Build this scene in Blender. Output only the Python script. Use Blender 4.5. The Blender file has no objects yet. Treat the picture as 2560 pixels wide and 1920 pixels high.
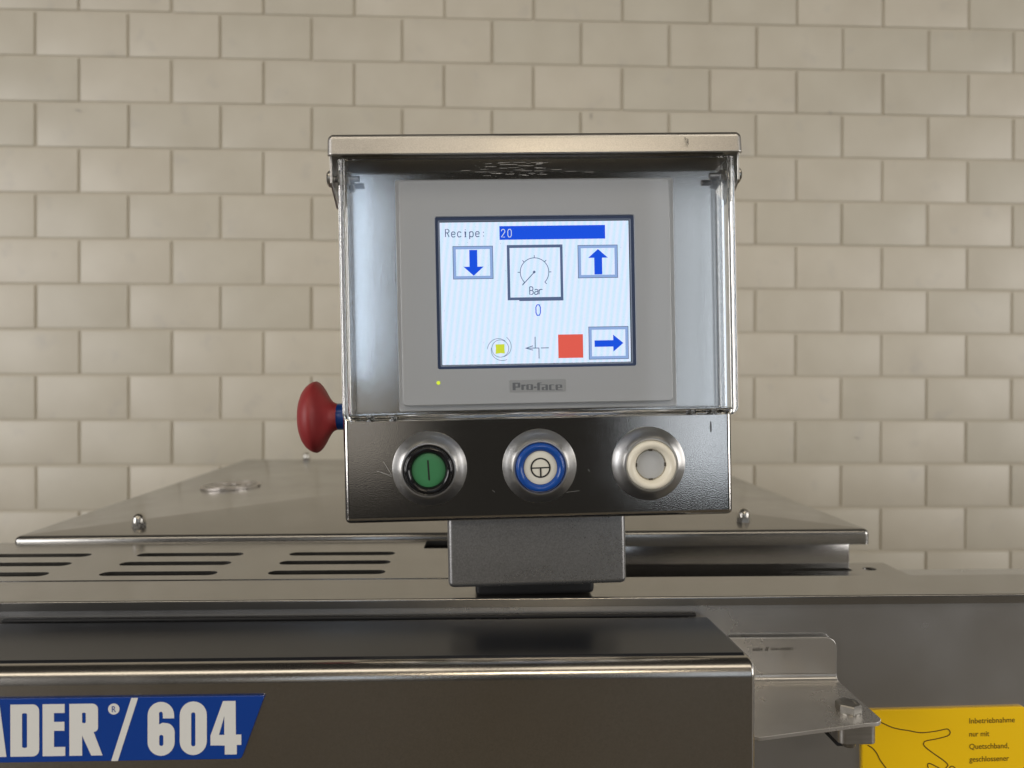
import bpy, bmesh, math, random
from mathutils import Vector, Matrix
random.seed(7)
S = bpy.context.scene
COL = S.collection
R = math.radians

# ------------------------------------------------------------------ camera
CAMZ = 1.045
cd = bpy.data.cameras.new('camera')
cam = bpy.data.objects.new('camera', cd)
COL.objects.link(cam)
S.camera = cam
cd.sensor_width = 36.0
cd.lens = 36.0 * 1775.3 / 2560
cd.clip_start = 0.01
cd.clip_end = 60
cam.location = (0, 0, CAMZ)
psi, pit, rol = R(2.03), R(0.39), R(0.16)
fw = Vector((math.sin(psi) * math.cos(pit), math.cos(psi) * math.cos(pit), -math.sin(pit)))
rt = Vector((math.cos(psi), -math.sin(psi), 0))
up = rt.cross(fw)
r2 = rt * math.cos(rol) + up * math.sin(rol)
u2 = up * math.cos(rol) - rt * math.sin(rol)
cam.matrix_world = Matrix(((r2.x, u2.x, -fw.x, 0), (r2.y, u2.y, -fw.y, 0), (r2.z, u2.z, -fw.z, CAMZ), (0, 0, 0, 1)))
cd.dof.use_dof = True
cd.dof.focus_distance = 0.436
cd.dof.aperture_fstop = 7.5

# ------------------------------------------------------------------ world, lamps, exposure
w = bpy.data.worlds.new('World')
S.world = w
w.use_nodes = True
w.node_tree.nodes['Background'].inputs[0].default_value = (0.028, 0.026, 0.023, 1)
w.node_tree.nodes['Background'].inputs[1].default_value = 1.0
S.view_settings.view_transform = 'Standard'
S.view_settings.look = 'None'
S.view_settings.exposure = 0
S.view_settings.gamma = 1
S.view_settings.use_curve_mapping = False


def lamp(name, loc, target, sx, sy, radiance, col):
    l = bpy.data.lights.new(name, 'AREA')
    l.shape = 'RECTANGLE'
    l.size, l.size_y = sx, sy
    l.energy = radiance * math.pi * sx * sy
    l.color = col
    o = bpy.data.objects.new(name, l)
    COL.objects.link(o)
    o.location = loc
    o.rotation_euler = (Vector(target) - Vector(loc)).to_track_quat('-Z', 'Y').to_euler()
    return o


WARM = (1.0, 0.89, 0.73)
COOL = (0.62, 0.78, 1.0)
lamp('ceiling_lamp', (-1.5, -1.3, 3.4), (-1.5, -1.0, 0.0), 2.7, 0.80, 2.5, WARM)
lamp('ceiling_lamp', (1.5, -1.3, 3.4), (1.5, -1.0, 0.0), 2.7, 0.80, 2.2, WARM)
lamp('far_ceiling_lamp', (0.40, -3.8, 3.15), (0.2, 0.4, 1.1), 1.2, 0.40, 14.5, (1.0, 0.85, 0.64))
lamp('left_window', (-0.95, -4.5, 1.80), (-0.9, 0.4, 1.6), 0.13, 1.5, 4.4, (0.60, 0.77, 1.0))
lamp('left_reflection_fill', (-1.20, -4.6, 1.45), (-1.0, 0.4, 1.4), 1.10, 2.3, 0.32, (1.0, 0.92, 0.82))  # added lamp without a known source, gives the steel a warm reflection
lamp('right_window', (1.34, -4.2, 1.38), (1.2, 0.4, 1.3), 0.34, 2.2, 0.9, (0.84, 0.91, 1.0))
lamp('right_window', (1.75, -4.2, 1.38), (1.5, 0.4, 1.3), 0.34, 2.2, 1.5, (0.80, 0.89, 1.0))
lamp('side_fill', (-4.0, -1.9, 1.5), (0, 0.9, 0.9), 2.6, 2.4, 5.6, (0.98, 0.96, 0.95))  # both side lamps are added fill for the front faces
lamp('side_fill', (4.4, -1.5, 1.5), (0, 0.9, 0.9), 2.4, 2.4, 5.2, (0.98, 0.95, 0.92))

# ------------------------------------------------------------------ render settings
S.render.engine = 'CYCLES'
S.cycles.use_denoising = True
S.cycles.max_bounces = 12
S.cycles.glossy_bounces = 6
S.cycles.transmission_bounces = 10
S.cycles.transparent_max_bounces = 16
S.cycles.sample_clamp_indirect = 6.0
S.cycles.blur_glossy = 0.2


# ------------------------------------------------------------------ materials
def srgb(r, g, b):
    f = lambda c: (c / 255 / 12.92) if c / 255 <= 0.04045 else ((c / 255 + 0.055) / 1.055) ** 2.4
    return (f(r), f(g), f(b), 1)


def mat(name, col, rough=0.5, metal=0.0, spec=0.5, coat=0.0):
    m = bpy.data.materials.new(name)
    m.use_nodes = True
    p = m.node_tree.nodes['Principled BSDF']
    p.inputs['Base Color'].default_value = col if len(col) == 4 else (*col, 1)
    p.inputs['Roughness'].default_value = rough
    p.inputs['Metallic'].default_value = metal
    p.inputs['Specular IOR Level'].default_value = spec
    p.inputs['Coat Weight'].default_value = coat
    return m


def nd(m, t, **kw):
    n = m.node_tree.nodes.new(t)
    for k, v in kw.items():
        setattr(n, k, v)
    return n


def lk(m, a, b):
    m.node_tree.links.new(a, b)


def steel(name, base, rough, grain=1800.0, bump=0.12, stretch=(1, 1, 1), smudge=0.10, tone=0.10, aniso=0.0, metal=1.0):
    """Metal with fine grain, cloudy roughness and faint smears."""
    m = mat(name, base, rough, metal)
    p = m.node_tree.nodes['Principled BSDF']
    tc = nd(m, 'ShaderNodeTexCoord')
    mp = nd(m, 'ShaderNodeMapping')
    mp.inputs['Scale'].default_value = stretch
    lk(m, tc.outputs['Object'], mp.inputs['Vector'])
    n1 = nd(m, 'ShaderNodeTexNoise')
    n1.inputs['Scale'].default_value = grain
    n1.inputs['Detail'].default_value = 3
    lk(m, mp.outputs['Vector'], n1.inputs['Vector'])
    n2 = nd(m, 'ShaderNodeTexNoise')
    n2.inputs['Scale'].default_value = 14
    n2.inputs['Detail'].default_value = 6
    n2.inputs['Roughness'].default_value = 0.6
    lk(m, tc.outputs['Object'], n2.inputs['Vector'])
    r = nd(m, 'ShaderNodeMapRange')
    r.inputs['From Min'].default_value = 0.3
    r.inputs['From Max'].default_value = 0.7
    r.inputs['To Min'].default_value = max(0.04, rough - smudge)
    r.inputs['To Max'].default_value = rough + smudge
    lk(m, n2.outputs['Fac'], r.inputs['Value'])
    if bump <= 0:
        lk(m, r.outputs['Result'], p.inputs['Roughness'])
        return m
    add = nd(m, 'ShaderNodeMath', operation='MULTIPLY_ADD')
    add.inputs[1].default_value = 0.05
    lk(m, n1.outputs['Fac'], add.inputs[0])
    lk(m, r.outputs['Result'], add.inputs[2])
    lk(m, add.outputs['Value'], p.inputs['Roughness'])
    mx = nd(m, 'ShaderNodeMix', data_type='RGBA')
    mx.inputs['A'].default_value = (*[c * (1 - tone) for c in base[:3]], 1)
    mx.inputs['B'].default_value = (*[min(1, c * (1 + tone)) for c in base[:3]], 1)
    s2 = nd(m, 'ShaderNodeMath', operation='MULTIPLY_ADD')
    s2.inputs[1].default_value = 1.6
    s2.inputs[2].default_value = -0.3
    s2.use_clamp = True
    lk(m, n1.outputs['Fac'], s2.inputs[0])
    lk(m, s2.outputs['Value'], mx.inputs['Factor'])
    lk(m, mx.outputs['Result'], p.inputs['Base Color'])
    b = nd(m, 'ShaderNodeBump')
    b.inputs['Strength'].default_value = bump
    b.inputs['Distance'].default_value = 0.0004
    lk(m, n1.outputs['Fac'], b.inputs['Height'])
    lk(m, b.outputs['Normal'], p.inputs['Normal'])
    p.inputs['Anisotropic'].default_value = aniso
    return m


M = {}
M['blasted'] = steel('bead_blasted_steel', (0.56, 0.545, 0.52), 0.065, 1400, 0.09, smudge=0.02, tone=0.20, metal=1.0)
M['sheet'] = steel('satin_steel_sheet', (0.585, 0.585, 0.585), 0.24, 1100, 0.0, smudge=0.05, tone=0.015, metal=0.86)
M['bracket'] = steel('coarse_steel', (0.41, 0.41, 0.41), 0.26, 1200, 0.08, smudge=0.05, tone=0.26, metal=0.86)
M['top'] = steel('worktop_steel', (0.40, 0.39, 0.37), 0.20, 1100, 0.0, smudge=0.05, tone=0.015, metal=0.93)
M['boxsteel'] = steel('recess_shaded_steel', (0.42, 0.41, 0.40), 0.10, 1100, 0.02, smudge=0.03, tone=0.05)  # steel darkened to paint the recess shade under the lid
M['boltdull'] = steel('dull_bolt_steel', (0.40, 0.385, 0.355), 0.34, 900, 0.1)
M['darkreflection'] = mat('painted_dark_reflection', (0.010, 0.012, 0.017), 0.30)  # near-black colour standing in for a dark reflection
M['pale'] = steel('reflection_toned_steel', (0.58, 0.56, 0.53), 0.27, 1100, 0.0, smudge=0.06, tone=0.015, metal=0.72)  # diffuse tone paints the pale reflection on the hinge bracket
M['scratch'] = mat('pale_scratch', (0.75, 0.74, 0.72), 0.4)
M['dust'] = mat('grey_dust', (0.12, 0.13, 0.16), 0.8)
M['door'] = steel('door_steel', (0.54, 0.515, 0.475), 0.20, 1300, 0.05, smudge=0.03, tone=0.12, metal=1.0)
M['brushed'] = steel('brushed_steel', (0.60, 0.585, 0.56), 0.26, 500, 0.10, stretch=(0.08, 1, 1), smudge=0.08)
M['hoodsteel'] = steel('worn_hood_steel', (0.64, 0.62, 0.59), 0.34, 1400, 0.10, smudge=0.07, tone=0.14)
M['collar'] = steel('turned_aluminium', (0.54, 0.54, 0.54), 0.32, 300, 0.02, smudge=0.04, tone=0.02)
M['silver'] = mat('silver_plastic', (0.62, 0.63, 0.65), 0.30, 0.85)
M['bolt'] = steel('bolt_steel', (0.55, 0.53, 0.49), 0.24, 900, 0.1)
M['thread'] = mat('thread_steel', (0.30, 0.29, 0.28), 0.35, 1.0)
M['bezel'] = mat('grey_bezel_plastic', srgb(185, 187, 190), 0.42)
M['frame'] = mat('screen_border', srgb(66, 80, 112), 0.22)
M['rubbershade'] = mat('black_rubber_and_shade', (0.008, 0.008, 0.009), 0.55)  # black rubber, also painted shade for slots, arm and foot
M['black'] = mat('black_gloss_plastic', (0.008, 0.008, 0.009), 0.12)
M['ink'] = mat('black_ink', (0.012, 0.012, 0.012), 0.5)
M['green'] = mat('green_cap', srgb(62, 128, 84), 0.4)
M['blue'] = mat('blue_ring_plastic', srgb(24, 76, 160), 0.18)
M['white'] = mat('white_cap', srgb(228, 226, 214), 0.35)
M['ivory'] = mat('ivory_plastic', srgb(240, 234, 217), 0.28)
M['greycap'] = mat('grey_cap', srgb(190, 193, 196), 0.4)
M['notch'] = mat('dark_notch_plastic', (0.09, 0.08, 0.06), 0.5)  # dark plastic of the four clip notches
M['red'] = mat('red_button_plastic', (0.32, 0.030, 0.033), 0.5)
M['sleeve'] = mat('blue_sleeve', srgb(18, 68, 150), 0.25)
M['plate'] = mat('blue_nameplate', srgb(14, 62, 148), 0.16, coat=0.4)
M['platewhite'] = mat('white_lettering', srgb(226, 226, 222), 0.25)
M['yellow'] = mat('yellow_film', srgb(255, 208, 0), 0.4)
M['signtext'] = mat('sign_text_ink', srgb(112, 86, 8), 0.5)
M['signline'] = mat('sign_line_ink', srgb(60, 30, 16), 0.5)
M['label'] = mat('logo_label', srgb(168, 170, 172), 0.35)
M['labeltext'] = mat('logo_print', srgb(116, 119, 124), 0.4)
M['etch'] = mat('etched_print', (0.05, 0.045, 0.04), 0.5)
M['stain'] = mat('old_mark', (0.16, 0.15, 0.13), 0.5, 0.6)
M['emblem'] = mat('polished_mark', (0.56, 0.52, 0.49), 0.32, 0.9)


def emis(name, col, strength=1.0):
    m = bpy.data.materials.new(name)
    m.use_nodes = True
    nt = m.node_tree
    nt.nodes.clear()
    o = nt.nodes.new('ShaderNodeOutputMaterial')
    e = nt.nodes.new('ShaderNodeEmission')
    e.inputs[0].default_value = col
    e.inputs[1].default_value = strength
    nt.links.new(e.outputs[0], o.inputs[0])
    return m


M['e_blue'] = emis('lit_blue', srgb(30, 86, 232))
M['e_dark'] = emis('lit_slate', srgb(92, 108, 142))
M['e_line'] = emis('lit_grey_line', srgb(104, 120, 150))
M['e_light'] = emis('lit_pale_blue', srgb(150, 178, 228))
M['e_white'] = emis('lit_white', srgb(220, 232, 250))
M['e_red'] = emis('lit_red', srgb(234, 98, 84))
M['e_yellow'] = emis('lit_yellow', srgb(214, 226, 66))
M['e_led'] = emis('lit_led', srgb(216, 232, 70), 1.1)
# screen: pale lit background with the display's faint slanted interference bands
m = emis('lit_screen', srgb(206, 224, 246))
nt = m.node_tree
e = [n for n in nt.nodes if n.type == 'EMISSION'][0]
tc = nt.nodes.new('ShaderNodeTexCoord')
mp = nt.nodes.new('ShaderNodeMapping')
mp.inputs['Rotation'].default_value = (0, R(-7), 0)
nt.links.new(tc.outputs['Object'], mp.inputs['Vector'])
wv = nt.nodes.new('ShaderNodeTexWave')
wv.inputs['Scale'].default_value = 84
wv.inputs['Distortion'].default_value = 0.8
wv.inputs['Detail'].default_value = 1
wv.inputs['Detail Scale'].default_value = 8
nt.links.new(mp.outputs['Vector'], wv.inputs['Vector'])
cr = nt.nodes.new('ShaderNodeValToRGB')
cr.color_ramp.elements[0].color = srgb(200, 226, 244)
cr.color_ramp.elements[1].color = srgb(220, 227, 251)
nt.links.new(wv.outputs['Fac'], cr.inputs['Fac'])
nt.links.new(cr.outputs['Color'], e.inputs[0])
e.inputs[1].default_value = 1.2
M['e_screen'] = m

# clear acrylic: flat sheet (thin) and solid bends
m = bpy.data.materials.new('acrylic_sheet')
m.use_nodes = True
nt = m.node_tree
nt.nodes.clear()
o = nt.nodes.new('ShaderNodeOutputMaterial')
tr = nt.nodes.new('ShaderNodeBsdfTransparent')
tr.inputs[0].default_value = (0.985, 0.99, 0.992, 1)
gl = nt.nodes.new('ShaderNodeBsdfGlossy')
gl.inputs['Roughness'].default_value = 0.07
fr = nt.nodes.new('ShaderNodeFresnel')
ge = nt.nodes.new('ShaderNodeNewGeometry')
ior = nt.nodes.new('ShaderNodeMapRange')       # same reflectance on both faces of the thin sheet
ior.inputs['To Min'].default_value = 1.49
ior.inputs['To Max'].default_value = 1 / 1.49
nt.links.new(ge.outputs['Backfacing'], ior.inputs['Value'])
nt.links.new(ior.outputs['Result'], fr.inputs['IOR'])
mx = nt.nodes.new('ShaderNodeMixShader')
nt.links.new(fr.outputs[0], mx.inputs[0])
nt.links.new(tr.outputs[0], mx.inputs[1])
nt.links.new(gl.outputs[0], mx.inputs[2])
nt.links.new(mx.outputs[0], o.inputs[0])
M['acryl'] = m
m = mat('acrylic_solid', (0.97, 0.985, 0.99), 0.02)
p = m.node_tree.nodes['Principled BSDF']
p.inputs['Transmission Weight'].default_value = 1.0
p.inputs['IOR'].default_value = 1.49
M['acrylsolid'] = m

# glazed tiles: every tile its own tint, faint clouds
m = mat('glazed_tile', (0.6, 0.57, 0.52), 0.42)
p = m.node_tree.nodes['Principled BSDF']
oi = nd(m, 'ShaderNodeObjectInfo')
tc = nd(m, 'ShaderNodeTexCoord')
va = nd(m, 'ShaderNodeVectorMath', operation='ADD')
sc = nd(m, 'ShaderNodeVectorMath', operation='SCALE')
cx = nd(m, 'ShaderNodeCombineXYZ')
lk(m, oi.outputs['Random'], cx.inputs[0])
lk(m, oi.outputs['Random'], cx.inputs[2])
lk(m, cx.outputs[0], sc.inputs[0])
sc.inputs['Scale'].default_value = 37.0
lk(m, tc.outputs['Object'], va.inputs[0])
lk(m, sc.outputs[0], va.inputs[1])
nz = nd(m, 'ShaderNodeTexNoise')
nz.inputs['Scale'].default_value = 9
nz.inputs['Detail'].default_value = 3
lk(m, va.outputs[0], nz.inputs['Vector'])
r1 = nd(m, 'ShaderNodeValToRGB')
r1.color_ramp.elements[0].position = 0.25
r1.color_ramp.elements[0].color = (0.55, 0.514, 0.440, 1)
r1.color_ramp.elements[1].position = 0.75
r1.color_ramp.elements[1].color = (0.62, 0.588, 0.515, 1)
lk(m, nz.outputs['Fac'], r1.inputs['Fac'])
r2_ = nd(m, 'ShaderNodeValToRGB')
r2_.color_ramp.elements[0].color = (0.96, 0.95, 0.905, 1)
r2_.color_ramp.elements[1].color = (1.05, 1.03, 0.99, 1)
lk(m, oi.outputs['Random'], r2_.inputs['Fac'])
mm = nd(m, 'ShaderNodeMix', data_type='RGBA', blend_type='MULTIPLY')
mm.inputs['Factor'].default_value = 1
lk(m, r1.outputs['Color'], mm.inputs['A'])
lk(m, r2_.outputs['Color'], mm.inputs['B'])
n3 = nd(m, 'ShaderNodeTexNoise')
n3.inputs['Scale'].default_value = 16
n3.inputs['Detail'].default_value = 4
lk(m, va.outputs[0], n3.inputs['Vector'])
r3 = nd(m, 'ShaderNodeMapRange')
r3.inputs['From Min'].default_value = 0.60
r3.inputs['From Max'].default_value = 0.78
r3.inputs['To Max'].default_value = 0.45
lk(m, n3.outputs['Fac'], r3.inputs['Value'])
m3 = nd(m, 'ShaderNodeMix', data_type='RGBA')
m3.inputs['B'].default_value = (0.43, 0.41, 0.38, 1)
lk(m, r3.outputs['Result'], m3.inputs['Factor'])
lk(m, mm.outputs['Result'], m3.inputs['A'])
lk(m, m3.outputs['Result'], p.inputs['Base Color'])
bp = nd(m, 'ShaderNodeBump')
bp.inputs['Strength'].default_value = 0.06
bp.inputs['Distance'].default_value = 0.004
lk(m, nz.outputs['Fac'], bp.inputs['Height'])
lk(m, bp.outputs['Normal'], p.inputs['Normal'])
M['tile'] = m
M['grout'] = mat('grey_grout', (0.56, 0.515, 0.425), 0.9)
m = mat('floor_tile', (0.14, 0.115, 0.085), 0.55)
p = m.node_tree.nodes['Principled BSDF']
nz = nd(m, 'ShaderNodeTexNoise')
nz.inputs['Scale'].default_value = 3
r1 = nd(m, 'ShaderNodeValToRGB')
r1.color_ramp.elements[0].color = (0.085, 0.070, 0.048, 1)
r1.color_ramp.elements[1].color = (0.13, 0.108, 0.076, 1)
lk(m, nz.outputs['Fac'], r1.inputs['Fac'])
lk(m, r1.outputs['Color'], p.inputs['Base Color'])
M['floor'] = m


# ------------------------------------------------------------------ helpers
def obj(name, bm, material, parent=None, smooth=35, bev=0.0, seg=2, loc=None, wn=False):
    me = bpy.data.meshes.new(name)
    bmesh.ops.recalc_face_normals(bm, faces=bm.faces)
    bm.to_mesh(me)
    bm.free()
    for k in (material if isinstance(material, (list, tuple)) else [material]):
        me.materials.append(k)
    if smooth:
        me.shade_smooth()
        me.set_sharp_from_angle(angle=R(smooth))
    o = bpy.data.objects.new(name, me)
    COL.objects.link(o)
    if parent is not None:
        o.parent = parent
    if loc is not None:
        o.location = loc
    if bev:
        b = o.modifiers.new('bevel', 'BEVEL')
        b.width = bev
        b.segments = seg
        b.limit_method = 'ANGLE'
        b.angle_limit = R(40)
        b.harden_normals = True
    elif wn:
        o.modifiers.new('wn', 'WEIGHTED_NORMAL').keep_sharp = True
    return o


def thing(name, label, cat, loc=(0, 0, 0), rot=(0, 0, 0)):
    o = bpy.data.objects.new(name, None)
    COL.objects.link(o)
    o.location = loc
    o.rotation_euler = rot
    o['label'] = label
    o['category'] = cat
    return o


def box(bm, x0, x1, y0, y1, z0, z1):
    v = [bm.verts.new((x, y, z)) for x in (x0, x1) for y in (y0, y1) for z in (z0, z1)]
    for f in ((0, 1, 3, 2), (4, 6, 7, 5), (0, 4, 5, 1), (2, 3, 7, 6), (0, 2, 6, 4), (1, 5, 7, 3)):
        bm.faces.new([v[i] for i in f])
    return v


def boxes(*bs):
    bm = bmesh.new()
    for b in bs:
        box(bm, *b)
    return bm


def rbox(x0, x1, y0, y1, z0, z1, r, seg=4):
    bm = boxes((x0, x1, y0, y1, z0, z1))
    bmesh.ops.bevel(bm, geom=bm.edges[:], offset=r, segments=seg, profile=0.5, affect='EDGES')
    return bm


def arc(cx, cy, r, a0, a1, n=8):
    return [(cx + r * math.cos(R(a0 + (a1 - a0) * i / n)), cy + r * math.sin(R(a0 + (a1 - a0) * i / n))) for i in range(n + 1)]


def rrect(x0, x1, z0, z1, r, n=5):
    return (arc(x1 - r, z1 - r, r, 0, 90, n) + arc(x0 + r, z1 - r, r, 90, 180, n)
            + arc(x0 + r, z0 + r, r, 180, 270, n) + arc(x1 - r, z0 + r, r, 270, 360, n))


def shape(bm, outer, holes=(), y0=0.0, y1=None, axis='y'):
    """Flat outline with holes, optionally thickened from y0 to y1 (axis 'y' upright, 'z' lying)."""
    pt = (lambda p, d: (p[0], d, p[1])) if axis == 'y' else (lambda p, d: (p[0], p[1], d))
    loops = [outer] + list(holes)

    def cap(d):
        es, rings = [], []
        for l in loops:
            vs = [bm.verts.new(pt(p, d)) for p in l]
            rings.append(vs)
            es += [bm.edges.new((vs[i], vs[(i + 1) % len(vs)])) for i in range(len(vs))]
        if len(loops) == 1:
            bm.faces.new(rings[0])
        else:
            bmesh.ops.triangle_fill(bm, edges=es, use_beauty=True)
        return rings
    a = cap(y0)
    if y1 is not None:
        b = cap(y1)
        for ra, rb in zip(a, b):
            for i in range(len(ra)):
                j = (i + 1) % len(ra)
                bm.faces.new((ra[i], ra[j], rb[j], rb[i]))
    return bm


def lathe(prof, seg=48, axis='y', c=(0, 0, 0), phase=0.0):
    """Profile of (radius, distance) spun about an axis through c."""
    bm = bmesh.new()
    rings = []
    for r, d in prof:
        ring = []
        for i in range(seg):
            a = 2 * math.pi * i / seg + phase
            u, v = r * math.cos(a), r * math.sin(a)
            p = {'y': (u, d, v), 'x': (d, u, v), 'z': (u, v, d)}[axis]
            ring.append(bm.verts.new((p[0] + c[0], p[1] + c[1], p[2] + c[2])))
        rings.append(ring)
    for a, b in zip(rings, rings[1:]):
        for i in range(seg):
            j = (i + 1) % seg
            bm.faces.new((a[i], a[j], b[j], b[i]))
    for ring, (r, d) in ((rings[0], prof[0]), (rings[-1], prof[-1])):
        if r > 1e-5:
            bm.faces.new(ring)
    bmesh.ops.remove_doubles(bm, verts=bm.verts, dist=1e-6)
    return bm


def loft(loops):
    """Loops of (points, depth), equal counts, joined ring to ring (upright)."""
    bm = bmesh.new()
    rs = [[bm.verts.new((p[0], d, p[1])) for p in l] for l, d in loops]
    for a, b in zip(rs, rs[1:]):
        n = len(a)
        for i in range(n):
            bm.faces.new((a[i], a[(i + 1) % n], b[(i + 1) % n], b[i]))
    return bm


def stroke(bm, pts, wd, y, closed=False):
    """A line of width wd drawn as flat quads in an upright plane at depth y."""
    n = len(pts)
    left, right = [], []
    for i in range(n):
        if closed:
            a, b = pts[i - 1], pts[(i + 1) % n]
        else:
            a, b = pts[max(0, i - 1)], pts[min(n - 1, i + 1)]
        d = Vector((b[0] - a[0], b[1] - a[1]))
        d = d.normalized() if d.length > 1e-9 else Vector((1, 0))
        k = wd / 2
        if 0 < i < n - 1 or closed:
            e = Vector((pts[i][0] - pts[i - 1][0], pts[i][1] - pts[i - 1][1]))
            if e.length > 1e-9:
                k /= max(0.5, abs(e.normalized().dot(d)))
        left.append(bm.verts.new((pts[i][0] - d.y * k, y, pts[i][1] + d.x * k)))
        right.append(bm.verts.new((pts[i][0] + d.y * k, y, pts[i][1] - d.x * k)))
    for i in range(n if closed else n - 1):
        j = (i + 1) % n
        bm.faces.new((left[i], left[j], right[j], right[i]))


def text_bm(body, width, x, z, y, bold=0.0, height=None):
    """Built-in face turned to flat mesh, fitted to a width (and cap height)."""
    c = bpy.data.curves.new('t', 'FONT')
    c.body = body
    c.offset = bold
    c.resolution_u = 4
    t = bpy.data.objects.new('t', c)
    COL.objects.link(t)
    dg = bpy.context.evaluated_depsgraph_get()
    me = bpy.data.meshes.new_from_object(t.evaluated_get(dg))
    xs = [v.co.x for v in me.vertices]
    ys = [v.co.y for v in me.vertices]
    sx = width / (max(xs) - min(xs))
    sz = sx if height is None else height / 0.69
    x0 = min(xs)
    bm = bmesh.new()
    bm.from_mesh(me)
    for v in bm.verts:
        v.co = ((v.co.x - x0) * sx + x, y, v.co.y * sz + z)
    bpy.data.objects.remove(t)
    bpy.data.curves.remove(c)
    bpy.data.meshes.remove(me)
    return bm


def join(bm, other):
    me = bpy.data.meshes.new('tmp')
    other.to_mesh(me)
    other.free()
    bm.from_mesh(me)
    bpy.data.meshes.remove(me)


# ------------------------------------------------------------------ setting
fl = obj('floor', boxes((-3.2, 3.2, -2.8, 1.75, -0.05, 0.0)), M['floor'], smooth=0)
fl['kind'] = 'structure'

# ------------------------------------------------------------------ tiled wall
WY = 1.60
wall = thing('tiled_wall', 'pale glazed wall of staggered oblong tiles with grey joints behind the machine', 'wall', (0, WY, 0))
obj('grout', boxes((-2.3, 2.3, 0.0045, 0.08, 0.0, 2.4)), M['grout'], wall, smooth=0)
TW, TH, J = 0.2005, 0.1, 0.0052
variants = []
for k in range(8):
    bm = boxes((-(TW - J) / 2, (TW - J) / 2, 0, 0.012, -(TH - J) / 2, (TH - J) / 2))
    front = [e for e in bm.edges if all(abs(v.co.y) < 1e-6 for v in e.verts)]
    bmesh.ops.bevel(bm, geom=front, offset=0.0028, segments=2, profile=0.6, affect='EDGES')
    tx, tz = random.uniform(-0.004, 0.004), random.uniform(-0.004, 0.004)
    for v in bm.verts:
        if v.co.y < 0.006:
            v.co.y += v.co.x * tx + v.co.z * tz
    me = bpy.data.meshes.new('tile')
    bmesh.ops.recalc_face_normals(bm, faces=bm.faces)
    bm.to_mesh(me)
    bm.free()
    me.materials.append(M['tile'])
    me.shade_smooth()
    me.set_sharp_from_angle(angle=R(50))
    variants.append(me)
ZJ = CAMZ + 0.0068            # a bed joint just above the camera's height
for row in range(-6, 9):
    z = ZJ + row * TH + TH / 2
    if row % 2 == 0:
        x0 = 0.1035
    else:
        x0 = 0.0096
    for c in range(-10, 11):
        x = x0 + (c + 0.5) * TW
        if not -1.68 < x < 1.85:
            continue
        t = bpy.data.objects.new('tile', variants[random.randrange(8)])
        COL.objects.link(t)
        t.parent = wall
        t.location = (x + random.uniform(-0.0008, 0.0008), random.uniform(-0.0006, 0.0006), z + random.uniform(-0.0006, 0.0006))

bm = bmesh.new()
for pts in (((-1.085, 0.697), (-1.068, 0.708)), ((-0.905, 0.590), (-0.893, 0.586)), ((0.781, 0.614), (0.784, 0.606)), ((0.845, -0.131), (0.853, -0.134)), ((0.233, 0.600), (0.234, 0.588))):
    stroke(bm, [(p[0], p[1] + CAMZ) for p in pts], 0.0025, -0.0022)
obj('scuff_mark', bm, mat('tile_scuff', (0.36, 0.34, 0.31), 0.6), wall, smooth=0)

# ------------------------------------------------------------------ machine
mach = thing('steel_machine', 'large stainless steel food machine with slotted worktop and flat bolted lid', 'machine', (0, 0, 0))
ZC = CAMZ
TZ = ZC - 0.145               # worktop level 0.900
# cabinet body
bm = boxes((-0.75, 0.90, 0.4715, 0.668, 0.18, TZ - 0.0370))
box(bm, -0.75, 0.90, 0.4715, 0.4745, TZ - 0.0370, TZ - 0.0040)
obj('cabinet', bm, M['sheet'], mach, smooth=0)
# front edge strip of the worktop with a folded lip
pr = [(0.5165, 0), (0.4706, 0), (0.4702, 0)] + [(0.4702 + 0.0012 * math.cos(R(90 + 22.5 * i)), -0.0012 + 0.0012 * math.sin(R(90 + 22.5 * i))) for i in range(1, 5)] + [(0.46902, -0.0016), (0.46895, -0.0056), (0.4690, -0.0060), (0.4712, -0.0060)]
bm = bmesh.new()
a = [bm.verts.new((-0.75, y, TZ + z)) for y, z in pr]
b = [bm.verts.new((0.90, y, TZ + z)) for y, z in pr]
for i in range(len(pr) - 1):
    bm.faces.new((a[i], b[i], b[i + 1], a[i + 1]))
obj('front_rail', bm, M['top'], mach, smooth=40)
# slotted plate
holes = []
for y in (0.5335, 0.5622, 0.5902):
    for x0, x1 in ((-0.409, -0.3225), (-0.285, -0.1997), (-0.1622, -0.0755)):
        holes.append(arc(x1 - 0.0058, y, 0.0058, -90, 90, 8) + arc(x0 + 0.0058, y, 0.0058, 90, 270, 8))
holes.append(rrect(-0.0535, -0.012, 0.6065, 0.6355, 0.001, 2))
bm = bmesh.new()
shape(bm, [(-0.75, 0.5167), (0.058, 0.5167), (0.058, 0.6435), (-0.75, 0.6295)], holes, TZ - 0.0036, TZ + 0.0005, 'z')
obj('slotted_plate', bm, M['top'], mach, smooth=0)
bm = boxes((0.0555, 0.0580, 0.519, 0.6430, TZ - 0.030, TZ - 0.0040))
obj('plate_flange', bm, M['top'], mach, smooth=0)
obj('slot_shade_box', boxes((-0.72, 0.050, 0.5200, 0.6270, TZ - 0.0365, TZ - 0.0130)), M['rubbershade'], mach, smooth=0)  # black box added below the plate to paint shade into the slots
# lower recessed plate on the right
bm = bmesh.new()
shape(bm, [(0.0585, 0.5190), (0.3810, 0.5190), (0.3810, 0.6685), (0.0585, 0.6685)],
      [rrect(0.282, 0.338, 0.640, 0.651, 0.005, 4), rrect(0.350, 0.362, 0.642, 0.652, 0.005, 4)], TZ - 0.0335, TZ - 0.0305, 'z')
obj('recessed_plate', bm, M['top'], mach, smooth=0)
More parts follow.
